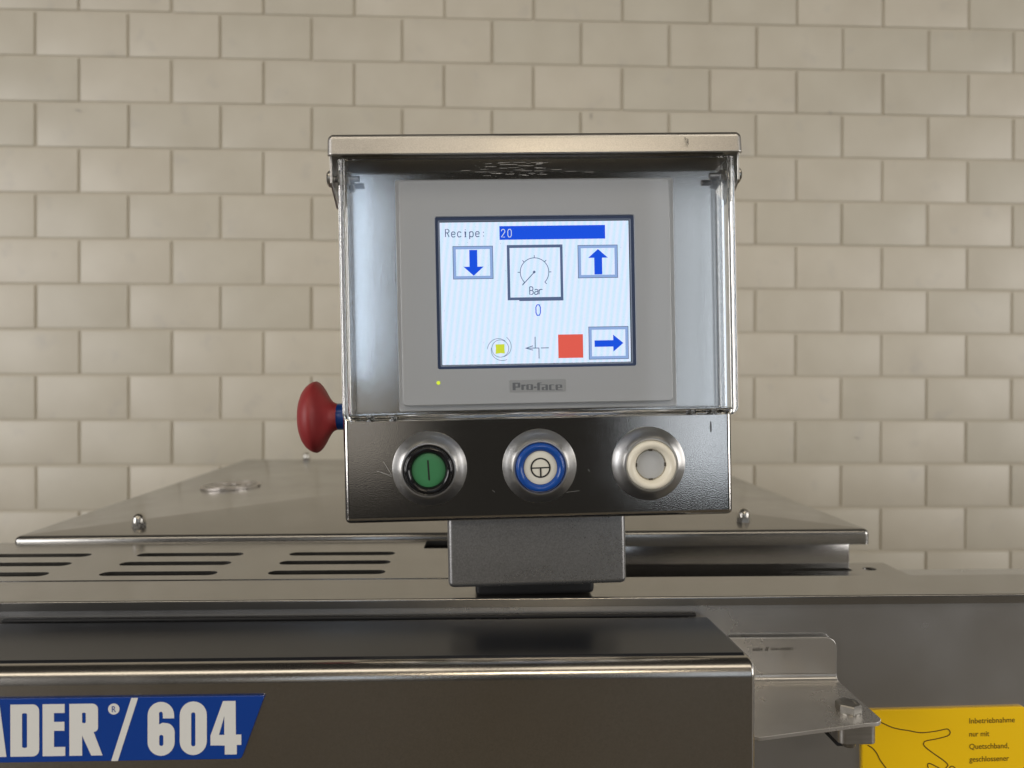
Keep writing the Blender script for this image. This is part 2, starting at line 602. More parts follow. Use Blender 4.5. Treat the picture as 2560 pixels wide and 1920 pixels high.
# box under the lid
obj('lid_box', rbox(-0.405, 0.3490, 0.6690, 1.22, 0.18, TZ + 0.0010, 0.002, 2), M['boxsteel'], mach, smooth=40)
# lid with cross-folded top and a folded skirt
LZ = ZC - 0.1394
cor = [(-0.4156, 0.6370), (0.3588, 0.6505), (0.3588, 1.2392), (-0.4156, 1.2392)]
bm = bmesh.new()
cx_, cy_ = -0.0287, 0.940
apex = bm.verts.new((cx_, cy_, LZ + 0.0100))
rings = []
for ins, dz in ((0.0042, 0.0), (0.0030, -0.0003), (0.0012, -0.0015), (0.0003, -0.0030), (0.0, -0.0045), (0.0, -0.0140), (0.0018, -0.0140), (0.0018, -0.004)):
    ring = []
    for (x, y), (sx, sy) in zip(cor, ((1, 1), (-1, 1), (-1, -1), (1, -1))):
        rc = 0.005
        base = {(1, 1): 180, (-1, 1): 270, (-1, -1): 0, (1, -1): 90}[(sx, sy)]
        for (px, py) in arc(x + sx * rc, y + sy * rc, rc - ins, base, base + 90, 4):
            ring.append(bm.verts.new((px, py, LZ + dz)))
    rings.append(ring)
for q in range(4):            # four shallow facets
    seg_ = rings[0][q * 5:q * 5 + 5]
    for i in range(4):
        bm.faces.new((apex, seg_[i], seg_[i + 1]))
    nxt = rings[0][((q + 1) % 4) * 5]
    bm.faces.new((apex, seg_[4], nxt))
for ra, rb in zip(rings, rings[1:]):
    n = len(ra)
    for i in range(n):
        bm.faces.new((ra[i], ra[(i + 1) % n], rb[(i + 1) % n], rb[i]))
lid = obj('lid', bm, M['top'], mach, smooth=0)
for pl in lid.data.polygons:
    pl.use_smooth = len(pl.vertices) == 4
lid.data.set_sharp_from_angle(angle=R(28))


def cap_nut(x, y, z, parent):
    bm = lathe([(0.0066, 0), (0.0066, 0.0045), (0.0060, 0.0050)], 6, 'z', (x, y, z))
    join(bm, lathe([(0.0056, 0.004), (0.0056, 0.008), (0.0048, 0.0105), (0.0032, 0.0122), (0.0012, 0.0130), (0.0, 0.0131)], 20, 'z', (x, y, z)))
    return obj('cap_nut', bm, M['bolt'], parent, smooth=40)


for x, y, dz in ((-0.3240, 0.6735, 0.0004), (0.2510, 0.6845, 0.0008), (-0.3084, 1.2268, 0.0), (0.2510, 1.2268, 0.0)):
    cap_nut(x, y, LZ + dz, lid)
# round polished mark on the lid
bm = bmesh.new()
ex, ey = 0.0, 0.0
shape(bm, [(0.036 * math.cos(R(a_ * 7.5)), 0.036 * math.sin(R(a_ * 7.5))) for a_ in range(48)],
      [[(0.0325 * math.cos(R(a_ * 7.5)), 0.0325 * math.sin(R(a_ * 7.5))) for a_ in range(48)]], 0.0, 0.0008, 'z')
for k in (0, 180):
    pts = arc(0, 0, 0.0265, k + 10, k + 150, 14) + [(p[0] * 0.9, p[1]) for p in reversed(arc(0.003 if k else -0.003, 0, 0.013, k + 25, k + 165, 14))]
    shape(bm, pts, (), 0.0, 0.0008, 'z')
em = obj('round_emblem', bm, M['emblem'], lid, smooth=0)
em.location = (-0.324, 0.911, LZ + 0.0036)
em.rotation_euler = (0, R(-1.45), R(12))

# front door (box shaped cover) and its gasket
DX1, DY0, DY1 = 0.1492, 0.3865, 0.4655
# the top flange leans a little: its front fold stands higher than its back edge
bm = boxes((-0.70, DX1, DY0, DY1, 0.30, ZC - 0.1584))
for v in bm.verts:
    if v.co.z > 0.5 and v.co.y < DY0 + 0.001:
        v.co.z = ZC - 0.1584 + (DY1 - DY0) * math.tan(R(2.2))
fr_ = [v for v in bm.verts if v.co.y < DY0 + 0.001]
bmesh.ops.bevel(bm, geom=[e for e in bm.edges if all(v in fr_ for v in e.verts) and abs(e.verts[0].co.z - e.verts[1].co.z) < 1e-4 and e.verts[0].co.z > 0.5], offset=0.0095, segments=8, profile=0.5, affect='EDGES')
bmesh.ops.bevel(bm, geom=[e for e in bm.edges if all(v.co.x > DX1 - 1e-4 for v in e.verts) and min(v.co.y for v in e.verts) < DY1 - 0.001], offset=0.0026, segments=4, profile=0.5, affect='EDGES')
obj('front_door', bm, M['door'], mach, smooth=40, wn=True)
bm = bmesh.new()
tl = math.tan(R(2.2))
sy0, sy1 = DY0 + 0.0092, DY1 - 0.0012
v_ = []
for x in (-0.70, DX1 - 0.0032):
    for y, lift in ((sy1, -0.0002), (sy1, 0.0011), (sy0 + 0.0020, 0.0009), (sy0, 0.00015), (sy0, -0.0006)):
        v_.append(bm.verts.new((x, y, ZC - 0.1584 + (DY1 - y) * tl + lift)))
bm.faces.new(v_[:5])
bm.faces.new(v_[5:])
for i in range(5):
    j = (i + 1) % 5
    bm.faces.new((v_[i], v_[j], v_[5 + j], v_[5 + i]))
obj('door_top_reflection', bm, M['darkreflection'], mach, smooth=0)  # strip laid on the steel door top to paint its dark reflection
obj('door_gasket', boxes((-0.312, 0.1400, 0.4670, 0.4712, ZC - 0.1580, ZC - 0.1558)), M['rubbershade'], mach, smooth=0, bev=0.0008)

# hinge: folded bracket, hexagon bolt, pivot block on an arm
HZ = ZC - 0.2005
hb = bmesh.new()
t = 0.0025
# upright flange with rounded upper corner
shape(hb, [(0.140, HZ + 0.004), (0.2346, HZ + 0.004)] + arc(0.2346 - 0.007, ZC - 0.1722 - 0.007, 0.007, 0, 90, 6) + [(0.140, ZC - 0.1722)], (), 0.4660, 0.4685)
# bend between the two flanges
pb = [(0.4660, HZ + 0.004)] + [(0.4620 + 0.0040 * math.cos(R(-15 * i)), HZ + 0.004 + 0.0040 * math.sin(R(-15 * i))) for i in range(1, 7)]
pb += [(0.4620 + 0.0065 * math.cos(R(-90 + 15 * i)), HZ + 0.004 + 0.0065 * math.sin(R(-90 + 15 * i))) for i in range(0, 7)]
a = [hb.verts.new((0.1495, y, z)) for y, z in pb]
b = [hb.verts.new((0.2346, y, z)) for y, z in pb]
for i in range(len(pb)):
    j = (i + 1) % len(pb)
    hb.faces.new((a[i], b[i], b[j], a[j]))
hb.faces.new(a)
hb.faces.new(b)
# lying flange
shape(hb, [(0.1495, 0.4620), (0.1495, 0.398)] + arc(0.1545, 0.3968, 0.005, 180, 260, 5) + [(0.2225, 0.4062)] + arc(0.2270, 0.4138, 0.0072, -80, 0, 6) + [(0.2346, 0.4620)], (), HZ - t, HZ, 'z')
br = obj('hinge_bracket', hb, M['pale'], mach, smooth=40, bev=0.0004, seg=1)
bx, by = 0.2195, 0.4215
bm = lathe([(0.0075, 0.0003), (0.0075, 0.0046), (0.0068, 0.0053), (0.0045, 0.0055), (0.0040, 0.0052), (0.0, 0.0052)], 6, 'z', (bx, by, HZ), phase=R(27))
join(bm, lathe([(0.0072, -0.0), (0.0072, 0.0010)], 24, 'z', (bx, by, HZ)))
obj('hinge_bolt', bm, M['boltdull'], br, smooth=30)
bm = lathe([(0.0041, 0.0), (0.0041, -0.0175), (0.0034, -0.0185), (0.0, -0.0187)], 18, 'z', (bx, by, HZ - t))
obj('bolt_end', bm, M['boltdull'], br, smooth=40)
bm = bmesh.new()
shape(bm, rrect(0.2095, 0.2322, 0.4115, 0.4330, 0.004, 5), (), HZ - t - 0.0012, HZ - t - 0.0130, 'z')
pv = obj('pivot_block', bm, M['brushed'], mach, smooth=40, bev=0.0006)
obj('pivot_arm', boxes((0.2180, 0.2300, 0.4325, 0.4713, HZ - t - 0.0250, HZ - t - 0.0014)), M['rubbershade'], mach, smooth=0, bev=0.001)  # arm coloured black to paint in its shadow
# faint etched part numbers on the bracket
em_bm = text_bm('6604', 0.0068, 0.1775, ZC - 0.1806, 0.4659, 0.02, 0.0021)
join(em_bm, text_bm('//', 0.0026, 0.1858, ZC - 0.1806, 0.4659, 0.05, 0.0023))
join(em_bm, text_bm('0041200001', 0.0150, 0.1896, ZC - 0.1804, 0.4659, 0.01, 0.0019))
obj('etched_number', em_bm, M['etch'], br, smooth=0)

# ------------------------------------------------------------------ blue nameplate on the door
PY = DY0
npl = thing('nameplate', 'blue nameplate with white capital letters and number on the front door', 'sign', (0, PY, ZC))
pl_out = [(-0.330, -0.2044), (-0.1325, -0.2044), (-0.1311, -0.2038), (-0.1192, -0.1712), (-0.1198, -0.1704), (-0.330, -0.1704)]
bm = bmesh.new()
shape(bm, pl_out, (), -0.0001, -0.0018)
obj('plate', bm, M['plate'], npl, smooth=0, bev=0.0006, seg=3)
LY = -0.00190


def letter(outer, holes=(), name='letter', m='platewhite'):
    bm = bmesh.new()
    shape(bm, outer, holes, LY, LY - 0.0001)
    return obj(name, bm, M[m], npl, smooth=0)


ZT, ZB = -0.17335, -0.20105   # capitals
def cap(x0, x1, ox, ow):      # photo-neutral letter grid -> metres
    kx = (x1 - x0) / ow
    kz = (ZT - ZB) / 385.0
    return lambda p: (x0 + (p[0] - ox) * kx, ZT - p[1] * kz)
def slot(x0, x1, y0, y1, r, n=4):
    return rrect(x0, x1, y0, y1, r, n)
# D
f = cap(-0.25206, -0.23719, 0, 213)
letter([f(p) for p in [(0, 0), (165, 0)] + arc(165, 48, 48, -90, 0, 5) + arc(165, 337, 48, 0, 90, 5) + [(0, 385)]], [[f(p) for p in slot(86, 124, 64, 321, 12)]])
# E
f = cap(-0.23534, -0.22363, 0, 168)
letter([f(p) for p in [(0, 0), (164, 0), (164, 66), (84, 66), (84, 132), (162, 132), (162, 198), (84, 198), (84, 318), (168, 318), (168, 385), (0, 385)]])
# R
f = cap(-0.22143, -0.20422, 0, 245)
letter([f(p) for p in [(0, 0), (170, 0)] + arc(170, 42, 42, -90, 0, 5) + arc(182, 180, 30, 0, 90, 5) + [(180, 212), (245, 385), (162, 385), (94, 235), (94, 385), (0, 385)]], [[f(p) for p in slot(94, 122, 66, 144, 9)]])
# A A B run on to the left
def big_a(x0, x1):
    f = cap(x0, x1, 0, 180)
    letter([f(p) for p in [(48, 0), (132, 0), (180, 385), (98, 385), (93, 318), (87, 318), (82, 385), (0, 385)]], [[f(p) for p in [(84, 250), (96, 250), (90, 130)]]])
big_a(-0.26720, -0.25419)
big_a(-0.28180, -0.26880)
f = cap(-0.2965, -0.2832, 0, 190)
letter([f(p) for p in [(0, 0), (140, 0)] + arc(140, 45, 45, -90, 0, 5) + [(185, 150), (165, 190), (190, 225)] + arc(145, 340, 45, 0, 90, 5) + [(0, 385)]],
       [[f(p) for p in slot(84, 104, 62, 155, 9)], [f(p) for p in slot(84, 106, 220, 322, 9)]])
# slash, then the three digits
letter([(-0.18905, -0.1706), (-0.18555, -0.1706), (-0.19615, -0.2042), (-0.19965, -0.2042)], name='slash')
ZT, ZB = -0.17290, -0.20165
def num(x0, x1, ow):
    kx = (x1 - x0) / ow
    kz = (ZT - ZB) / 395.0
    return lambda p: (x0 + p[0] * kx, ZT - p[1] * kz)
f = num(-0.18052, -0.16634, 202)
letter([f(p) for p in arc(99, 99, 99, 180, 360, 14) + [(198, 122), (114, 122), (114, 90)] + arc(99, 86, 14, 0, -180, 6) + [(85, 166), (112, 154)]
        + arc(132, 226, 70, -90, 0, 7) + arc(101, 296, 101, 0, 180, 14)], [[f(p) for p in slot(86, 118, 243, 325, 15)]], name='digit')
f = num(-0.16365, -0.14941, 202)
letter([f(p) for p in arc(101, 101, 101, 180, 360, 14) + arc(101, 294, 101, 0, 180, 14)], [[f(p) for p in slot(85, 117, 80, 331, 15)]], name='digit')
f = num(-0.14743, -0.13115, 230)
letter([f(p) for p in [(93, 0), (187, 0), (189, 249), (230, 249), (230, 325), (196, 325), (196, 395), (107, 395), (106, 328), (0, 326), (0, 254)]], [[f(p) for p in [(63, 250), (103, 250), (103, 110)]]], name='digit')
# registered mark
letter([(-0.19825 + 0.00295 * math.cos(R(10 * i)), -0.17640 + 0.00295 * math.sin(R(10 * i))) for i in range(36)], name='registered_disc')
bm = text_bm('R', 0.0021, -0.1992, -0.1780, LY - 0.0002, 0, 0.0032)
obj('registered_letter', bm, M['plate'], npl, smooth=0)

# ------------------------------------------------------------------ yellow warning sign
sg = thing('warning_sign', 'yellow warning sign with outlined hand and German text under the hinge', 'sign', (0.309, 0.4715, ZC - 0.262), (0, R(-0.68), 0))
ox, oz = 0.309, -0.262
bm = bmesh.new()
shape(bm, rrect(0.2545 - ox, 0.3680 - ox, -0.315 - oz, -0.2228 - oz, 0.0025, 4), (), -0.0001, -0.0022)
obj('plate', bm, M['yellow'], sg, smooth=0, bev=0.0003, seg=1)
rs = R(0.68)
def sl(p):                    # world mm -> sign-local metres
    dx, dz = p[0] / 1000 - ox, p[1] / 1000 - oz
    return (dx * math.cos(rs) + dz * math.sin(rs), -dx * math.sin(rs) + dz * math.cos(rs))
SY = -0.0024
for body, (x, z), wd in (('Inbetriebnahme', (327.95, -232.85), 31.7), ('nur mit', (328.0, -241.8), 13.9), ('Quetschband,', (328.07, -250.35), 27.5), ('geschlossener', (328.14, -259.0), 27.6), ('Abdeckung', (328.2, -267.5), 22.5)):
    px, pz = sl((x, z))
    bm = text_bm(body, wd / 1000, px, pz, SY, 0.006, 0.00365)
    obj('text_line', bm, M['signtext'], sg, smooth=0)
hand = [
    [(266.17, -230.9), (274.03, -234.71), (280.31, -236.25), (285.55, -236.94), (290.79, -238.2), (294.99, -238.73), (300.23, -238.34), (306.52, -237.51), (311.77, -236.3), (313.08, -236.42), (314.4, -237.63), (314.78, -238.92), (313.9, -240.56), (311.8, -241.56), (303.94, -243.29), (298.17, -244.08), (296.5, -244.93), (296.09, -246.62), (297.42, -248.45), (301.37, -251.6), (314.04, -260.31), (312.22, -262.5), (310.39, -264.64), (305, -271)],
    [(306, -276), (301, -267), (299.61, -262.65), (299.08, -260.84), (299.33, -259.81), (300.27, -259.42), (302.48, -260.38), (306.17, -262.25), (310.92, -264.9), (322, -272)],
    [(257.66, -246.54), (260.54, -248.13), (262.9, -250.48), (264.75, -253.33), (265.91, -256.18), (267.92, -259.04), (270.02, -261.64), (272.66, -265.54), (279, -274)],
    [(313.8, -263.66), (315.1, -261.88), (316.42, -261.64), (318.27, -262.96), (326, -270)]]
bm = bmesh.new()
for h in hand:
    pts = [Vector(sl(p)) for p in h]
    for _ in range(2):        # round the corners
        q = [pts[0]]
        for a, b in zip(pts, pts[1:]):
            q += [a * 0.75 + b * 0.25, a * 0.25 + b * 0.75]
        pts = q + [pts[-1]]
    stroke(bm, [(p.x, p.y) for p in pts], 0.00062, SY)
obj('hand_drawing', bm, M['signline'], sg, smooth=0)

# ------------------------------------------------------------------ control panel
PYF = 0.440
cp = thing('control_panel', 'steel control panel with lit touch screen, clear flap and three round buttons', 'control panel', (0.031378, PYF, ZC + 0.036751), (0, R(-1.25), 0))
mmr = 0.001
HW = 0.1212
bm = boxes((-HW - 0.0004, HW, 0, 0.065, -0.1240, 0.104))
bmesh.ops.bevel(bm, geom=[e for e in bm.edges if any(v.co.y < 0.001 for v in e.verts) or abs(e.verts[0].co.x - e.verts[1].co.x) < 1e-6], offset=0.0036, segments=5, profile=0.5, affect='EDGES')
obj('housing', bm, M['blasted'], cp, smooth=40, wn=True)

# hood: folded cap with two cheeks
XH, YH, ZH, ZL = 0.1227, -0.0190, 0.1090, 0.0968
bm = bmesh.new()
th = 0.0015
prof = [(0.070, ZH), (YH + 0.0036, ZH), (YH + 0.003, ZH)] + [(YH + 0.003 + 0.003 * math.cos(R(90 + 18 * i)), ZH - 0.003 + 0.003 * math.sin(R(90 + 18 * i))) for i in range(1, 6)] + [(YH - 0.0001, ZH - 0.0036), (YH - 0.0010, ZL + 0.0006), (YH - 0.0011, ZL)]
xs = [-XH, -XH + 0.0004, -XH + 0.0012, -XH + 0.0024, -XH + 0.003] + [XH - 0.003, XH - 0.0024, XH - 0.0012, XH - 0.0004, XH]
dr = [0.0030, 0.0014, 0.0005, 0.0, 0.0, 0.0, 0.0, 0.0005, 0.0014, 0.0030]
grid = []
for x, d in zip(xs, dr):
    col_ = []
    for i, (y, z) in enumerate(prof):
        # round the ends back and down
        yy = y + (d if i >= 2 else 0) * (1 if y < 0 else 0)
        zz = z - (d if i <= 4 else d * 0.5 * (i < 7))
        col_.append(bm.verts.new((x, yy, zz)))
    grid.append(col_)
for a, b in zip(grid, grid[1:]):
    for i in range(len(prof) - 1):
        bm.faces.new((a[i], b[i], b[i + 1], a[i + 1]))
hood = obj('hood', bm, M['hoodsteel'], cp, smooth=60)
so = hood.modifiers.new('thick', 'SOLIDIFY')
so.thickness = th
so.offset = 0
for s in (-1, 1):
    bm = bmesh.new()
    pts = [(0.0665, ZH - 0.0035), (YH + 0.0032, ZH - 0.0035), (YH + 0.0032, 0.0815), (YH + 0.006, 0.0795), (0.0010, 0.0705), (0.0665, 0.0705)]
    a = [bm.verts.new((s * (XH - 0.0001), y, z)) for y, z in pts]
    b = [bm.verts.new((s * (XH - 0.0014), y, z)) for y, z in pts]
    bm.faces.new(a)
    bm.faces.new(b)
    for i in range(len(pts)):
        j = (i + 1) % len(pts)
        bm.faces.new((a[i], a[j], b[j], b[i]))
    obj('hood_cheek', bm, M['hoodsteel'], cp, smooth=0, bev=0.0004, seg=2)
# dark smear on the hood's front
bm = bmesh.new()
for x, z, l in ((0.0890, 0.1045, 0.0030), (0.0897, 0.1040, 0.0034), (0.0880, 0.1050, 0.0018)):
    stroke(bm, [(x, z), (x + 0.0002, z - l)], 0.00045, 0)
obj('scuff_mark', bm, M['stain'], cp, smooth=0).location = (0.0, YH - 0.0030, 0)

# clear cover
CX1, CY0, CZ0, CZ1 = 0.1196, -0.0170, -0.0604, 0.0955
bm = bmesh.new()
bmc = box(bm, -CX1, CX1, CY0, -0.0004, CZ0, CZ1)
kill = [f for f in bm.faces if all(v.co.y > -0.001 for v in f.verts) or all(v.co.z > CZ1 - 0.001 for v in f.verts)]
bmesh.ops.delete(bm, geom=kill, context='FACES_ONLY')
es = [e for e in bm.edges if len(e.link_faces) == 2]
bmesh.ops.bevel(bm, geom=es, offset=0.0048, segments=6, profile=0.5, affect='EDGES')
bmesh.ops.recalc_face_normals(bm, faces=bm.faces)
bm.normal_update()
# outward normals: front face must look at -y
ff = max(bm.faces, key=lambda f: f.calc_area())
if ff.normal.y > 0:
    bmesh.ops.reverse_faces(bm, faces=bm.faces)
bm.normal_update()
ret = bmesh.ops.solidify(bm, geom=bm.faces[:], thickness=0.0036)
for f in bm.faces:
    c = f.calc_center_median()
    flat = abs(f.normal.y) > 0.99 and f.calc_area() > 0.005
    f.material_index = 0 if flat else 1
cover = obj('clear_cover', bm, [M['acryl'], M['acrylsolid']], cp, smooth=40, wn=True)
cover.location.x = 0.0009
# fine scratches in the plastic under the hood
bm = bmesh.new()
rr = random.Random(11)
for k in range(46):
    x, z = rr.gauss(-0.012, 0.016), rr.uniform(0.0845, 0.0925)
    l = rr.uniform(0.001, 0.007)
    stroke(bm, [(x, z), (x + l, z + rr.uniform(-0.0001, 0.0001))], rr.uniform(0.00006, 0.00012), CY0 - 0.00008)
for k in range(60):
    x, z, q = rr.gauss(0.0, 0.035), rr.uniform(0.072, 0.094), rr.uniform(0.00010, 0.00018)
    stroke(bm, [(x, z), (x + q, z + q)], q, CY0 - 0.00008)
sc_o = obj('scratches', bm, M['scratch'], cover, smooth=0)
sc_o['kind'] = 'stuff'
# small plugs at the drain holes along the lower edge
for x in (-0.1045, -0.0910, 0.0930, 0.1055):
    bm = lathe([(0.0019, CZ0 + 0.0001), (0.0019, CZ0 + 0.0031)], 14, 'z', (x, -0.0075, 0))
    obj('drain_hole', bm, M['silver'], cover, smooth=40)

# hinge bolts of the cover
for s in (-1, 1):
    zc, yc = 0.0860, -0.0080
    bm = lathe([(0.0049, s * XH), (0.0049, s * (XH + 0.0018)), (0.0040, s * (XH + 0.0028)), (0.0, s * (XH + 0.0031))], 20, 'x', (0, yc, zc))
    obj('hinge_bolt', bm, M['bolt'], cp, smooth=40)
    bm = lathe([(0.0037, s * (CX1 - 0.0034)), (0.0037, s * (CX1 - 0.0070)), (0.0031, s * (CX1 - 0.0074)), (0.0, s * (CX1 - 0.0074))], 6, 'x', (0, yc, zc))
    join(bm, lathe([(0.0044, s * (CX1 - 0.0033)), (0.0044, s * (CX1 - 0.0042))], 20, 'x', (0, yc, zc)))
    obj('hinge_nut', bm, M['bolt'], cp, smooth=30)
    prof = []
    xx, k = CX1 - 0.0070, 0
    while xx > CX1 - 0.0130:
        prof.append((0.0020 if k % 2 else 0.00165, s * xx))
        xx -= 0.00035
        k += 1
    prof.append((0.0, s * xx))
    obj('hinge_thread', lathe(prof, 14, 'x', (0, yc, zc)), M['thread'], cp, smooth=60)
    obj('hinge_shaft', lathe([(0.0019, s * (CX1 + 0.0001)), (0.0019, s * (XH - 0.0015))], 14, 'x', (0, yc, zc)), M['thread'], cp, smooth=40)

# ---- touch panel
n = 6
bz = loft([
    (rrect(-0.0862, 0.0858, -0.0551, 0.0870, 0.0012, n), 0.0002),
    (rrect(-0.0862, 0.0858, -0.0551, 0.0870, 0.0012, n), -0.0012),
    (rrect(-0.0858, 0.0854, -0.0547, 0.0866, 0.0012, n), -0.0016),
    (rrect(-0.0838, 0.0826, -0.0518, 0.0857, 0.0018, n), -0.0016),
    (rrect(-0.0836, 0.0824, -0.0516, 0.0855, 0.0022, n), -0.0052),
    (rrect(-0.0830, 0.0818, -0.0510, 0.0849, 0.0022, n), -0.0060),
    (rrect(-0.0622, 0.0604, -0.0298, 0.0635, 0.0012, n), -0.0060),
    (rrect(-0.0619, 0.0601, -0.0295, 0.0632, 0.0012, n), -0.0046)])
tp = obj('touch_panel', bz, M['bezel'], cp, smooth=30)
bm = bmesh.new()
shape(bm, rrect(-0.0622, 0.0604, -0.0298, 0.0635, 0.0010, 4), [rrect(-0.0602, 0.0582, -0.0280, 0.0613, 0.0006, 4)], -0.0047)
obj('screen_border', bm, M['frame'], tp, smooth=0)
bm = loft([(rrect(-0.0602, 0.0582, -0.0280, 0.0613, 0.0006, 4), -0.0047), (rrect(-0.0594, 0.0574, -0.0272, 0.0604, 0.0005, 4), -0.0043)])
obj('screen_border', bm, mat('screen_inner_border', srgb(128, 140, 164), 0.3), tp, smooth=0)
SX0, SX1, SZ0, SZ1, SYD = -0.0592, 0.0569, -0.0269, 0.0600, -0.0044
bm = bmesh.new()
shape(bm, [(SX0, SZ0), (SX1, SZ0), (SX1, SZ1), (SX0, SZ1)], (), SYD)
obj('screen', bm, M['e_screen'], tp, smooth=0)


def uv(u, v):                 # display dots (320 x 240) -> panel metres
    return (SX0 + (SX1 - SX0) * u / 320, SZ1 - (SZ1 - SZ0) * v / 240)


PX = (SX1 - SX0) / 320


def rect(bm, u0, v0, u1, v1, lay):
    shape(bm, [uv(u0, v1), uv(u1, v1), uv(u1, v0), uv(u0, v0)], (), SYD - 0.00003 * lay)


def icon(name, parts, m):
    bm = bmesh.new()
    for p in parts:
        p(bm)
    return obj(name, bm, M[m], tp, smooth=0)


def rc(u0, v0, u1, v1, lay):
    return lambda bm: rect(bm, u0, v0, u1, v1, lay)


def pg(pts, lay):
    return lambda bm: shape(bm, [uv(*p) for p in pts], (), SYD - 0.00003 * lay)


def ln(pts, wd, lay, closed=False):
    return lambda bm: stroke(bm, [uv(*p) for p in pts], wd * PX, SYD - 0.00003 * lay, closed)


# glyph strokes on an 8 x 16 dot cell
G = {
    'R': [[(0, 13), (0, 0), (4, 0), (6, 2), (6, 4), (4, 6), (0, 6)], [(3, 6), (6, 13)]],
    'e': [[(0, 8.5), (6, 8.5), (6, 6.5), (4.5, 4.5), (1.5, 4.5), (0, 6.5), (0, 11), (1.5, 13), (4.5, 13), (6, 11.8)]],
    'c': [[(6, 6), (4.5, 4.5), (1.5, 4.5), (0, 6.5), (0, 11), (1.5, 13), (4.5, 13), (6, 11.5)]],
    'i': [[(1.5, 4.5), (3, 4.5), (3, 13)], [(1.5, 13), (4.5, 13)], [(3, 0.6), (3, 1.8)]],
    'p': [[(0, 4.5), (0, 17)], [(0, 6.5), (1.5, 4.5), (4.5, 4.5), (6, 6.5), (6, 11), (4.5, 13), (1.5, 13), (0, 11)]],
    ':': [[(3, 5), (3, 6.4)], [(3, 11.2), (3, 12.6)]],
    '2': [[(0, 3), (1.5, 0), (4.5, 0), (6, 2), (6, 4.5), (0, 13), (6, 13)]],
    '0': [[(1.5, 0), (4.5, 0), (6, 3), (6, 10), (4.5, 13), (1.5, 13), (0, 10), (0, 3), (1.5, 0)]],
    'B': [[(0, 0), (0, 13), (4, 13), (6, 11), (6, 8), (4, 6.3), (0, 6.3)], [(4, 6.3), (5.5, 4.5), (5.5, 2), (4, 0), (0, 0)]],
    'a': [[(0.5, 5.5), (2, 4.5), (4.5, 4.5), (6, 6), (6, 13)], [(6, 8), (2, 8.3), (0, 10), (0, 11.5), (1.5, 13), (4, 13), (6, 11)]],
    'r': [[(0, 4.5), (0, 13)], [(0, 7), (2, 4.8), (4.5, 4.5), (5.5, 5.5)]],
}


def glyphs(s, u, v, pitch, wd, lay, sx=1.0, sy=1.0):
    out = []
    for i, ch in enumerate(s):
        for st in G[ch]:
            out.append(ln([(u + i * pitch + a * sx, v + b * sy) for a, b in st], wd, lay))
    return out


icon('recipe_text', glyphs('Recipe:', 9.6, 11.4, 10.15, 1.5, 1), 'e_dark')
icon('value_bar', [rc(100.5, 7, 279.8, 30.2, 1)], 'e_blue')
icon('value_text', glyphs('20', 103.6, 12.6, 11, 1.2, 2), 'e_white')


def key(u0, v0, u1, v1):
    icon('key_border', [rc(u0, v0, u1, v1, 1)], 'e_dark')
    icon('key_frame', [rc(u0 + 1, v0 + 1, u1 - 1, v1 - 1, 2)], 'e_light')
    bm = bmesh.new()
    rect(bm, u0 + 5.4, v0 + 5.4, u1 - 5.4, v1 - 5.4, 3)
    obj('key_face', bm, M['e_screen'], tp, smooth=0)


key(21, 40, 89, 96)
icon('down_arrow', [pg([(49, 46.7), (62.3, 46.7), (62.3, 75), (72.8, 75), (55.8, 90.3), (39, 75), (49, 75)], 4)], 'e_blue')
key(232.4, 40.7, 300.6, 97)
icon('up_arrow', [pg([(267, 47.8), (283.6, 62.6), (273.8, 62.6), (273.8, 91), (260.4, 91), (260.4, 62.6), (250.2, 62.6)], 4)], 'e_blue')
key(248.4, 179.5, 316.6, 235.4)
icon('right_arrow', [pg([(258.4, 203), (290.3, 203), (290.3, 193.6), (307.6, 208.2), (290.3, 222.6), (290.3, 214), (258.4, 214)], 4)], 'e_blue')
icon('gauge_border', [rc(112.4, 39.2, 206.8, 132.6, 1), rc(132, 132, 206.8, 134.2, 1)], 'e_dark')
bm = bmesh.new()
rect(bm, 117, 44.2, 202.4, 128, 2)
obj('gauge_face', bm, M['e_screen'], tp, smooth=0)
gc = (158.6, 85.5)
gauge = [ln([(gc[0] + 24.2 * math.cos(R(a)), gc[1] - 24.2 * math.sin(R(a))) for a in range(-45, 226, 9)], 1.2, 3)]
for a in (-45, 0, 45, 90, 135, 180, 225):
    gauge.append(ln([(gc[0] + r * math.cos(R(a)), gc[1] - r * math.sin(R(a))) for r in (24.2, 28.6)], 1.2, 3))
gauge.append(ln([(157.8, 86), (137.5, 107.5)], 1.4, 3))
gauge.append(pg([(158, 82.6), (160.8, 85.3), (158, 88), (155.2, 85.3)], 3))
icon('gauge_dial', gauge, 'e_dark')
icon('bar_text', glyphs('Bar', 149.8, 110.3, 8, 1.4, 3), 'e_dark')
icon('zero_text', glyphs('0', 159.8, 141, 8, 1.6, 1, 1.25, 1.36), 'e_blue')
icon('red_square', [rc(196.5, 192, 238.8, 232, 1)], 'e_red')
icon('yellow_square', [pg([(90.2, 207), (105.4, 206.6), (105.2, 214), (105.8, 222.4), (98, 221.8), (90, 222.8), (90.8, 214)], 1)], 'e_yellow')
sc_ = (98.2, 214)
sp = [ln([(sc_[0] + 14.3 * math.cos(R(a)), sc_[1] - 14.6 * math.sin(R(a))) for a in range(0, 360, 12)], 0.8, 1, True)]
for a0 in (95, 215, 335):
    pts = []
    for i in range(13):
        rr_ = 15.0 + 6.8 * (i / 12) ** 1.1
        a = a0 - 40 + 125 * i / 12
        pts.append((sc_[0] + rr_ * math.cos(R(a)), sc_[1] - rr_ * math.sin(R(a))))
    sp.append(ln(pts, 0.8, 1))
icon('spiral_icon', sp, 'e_dark')
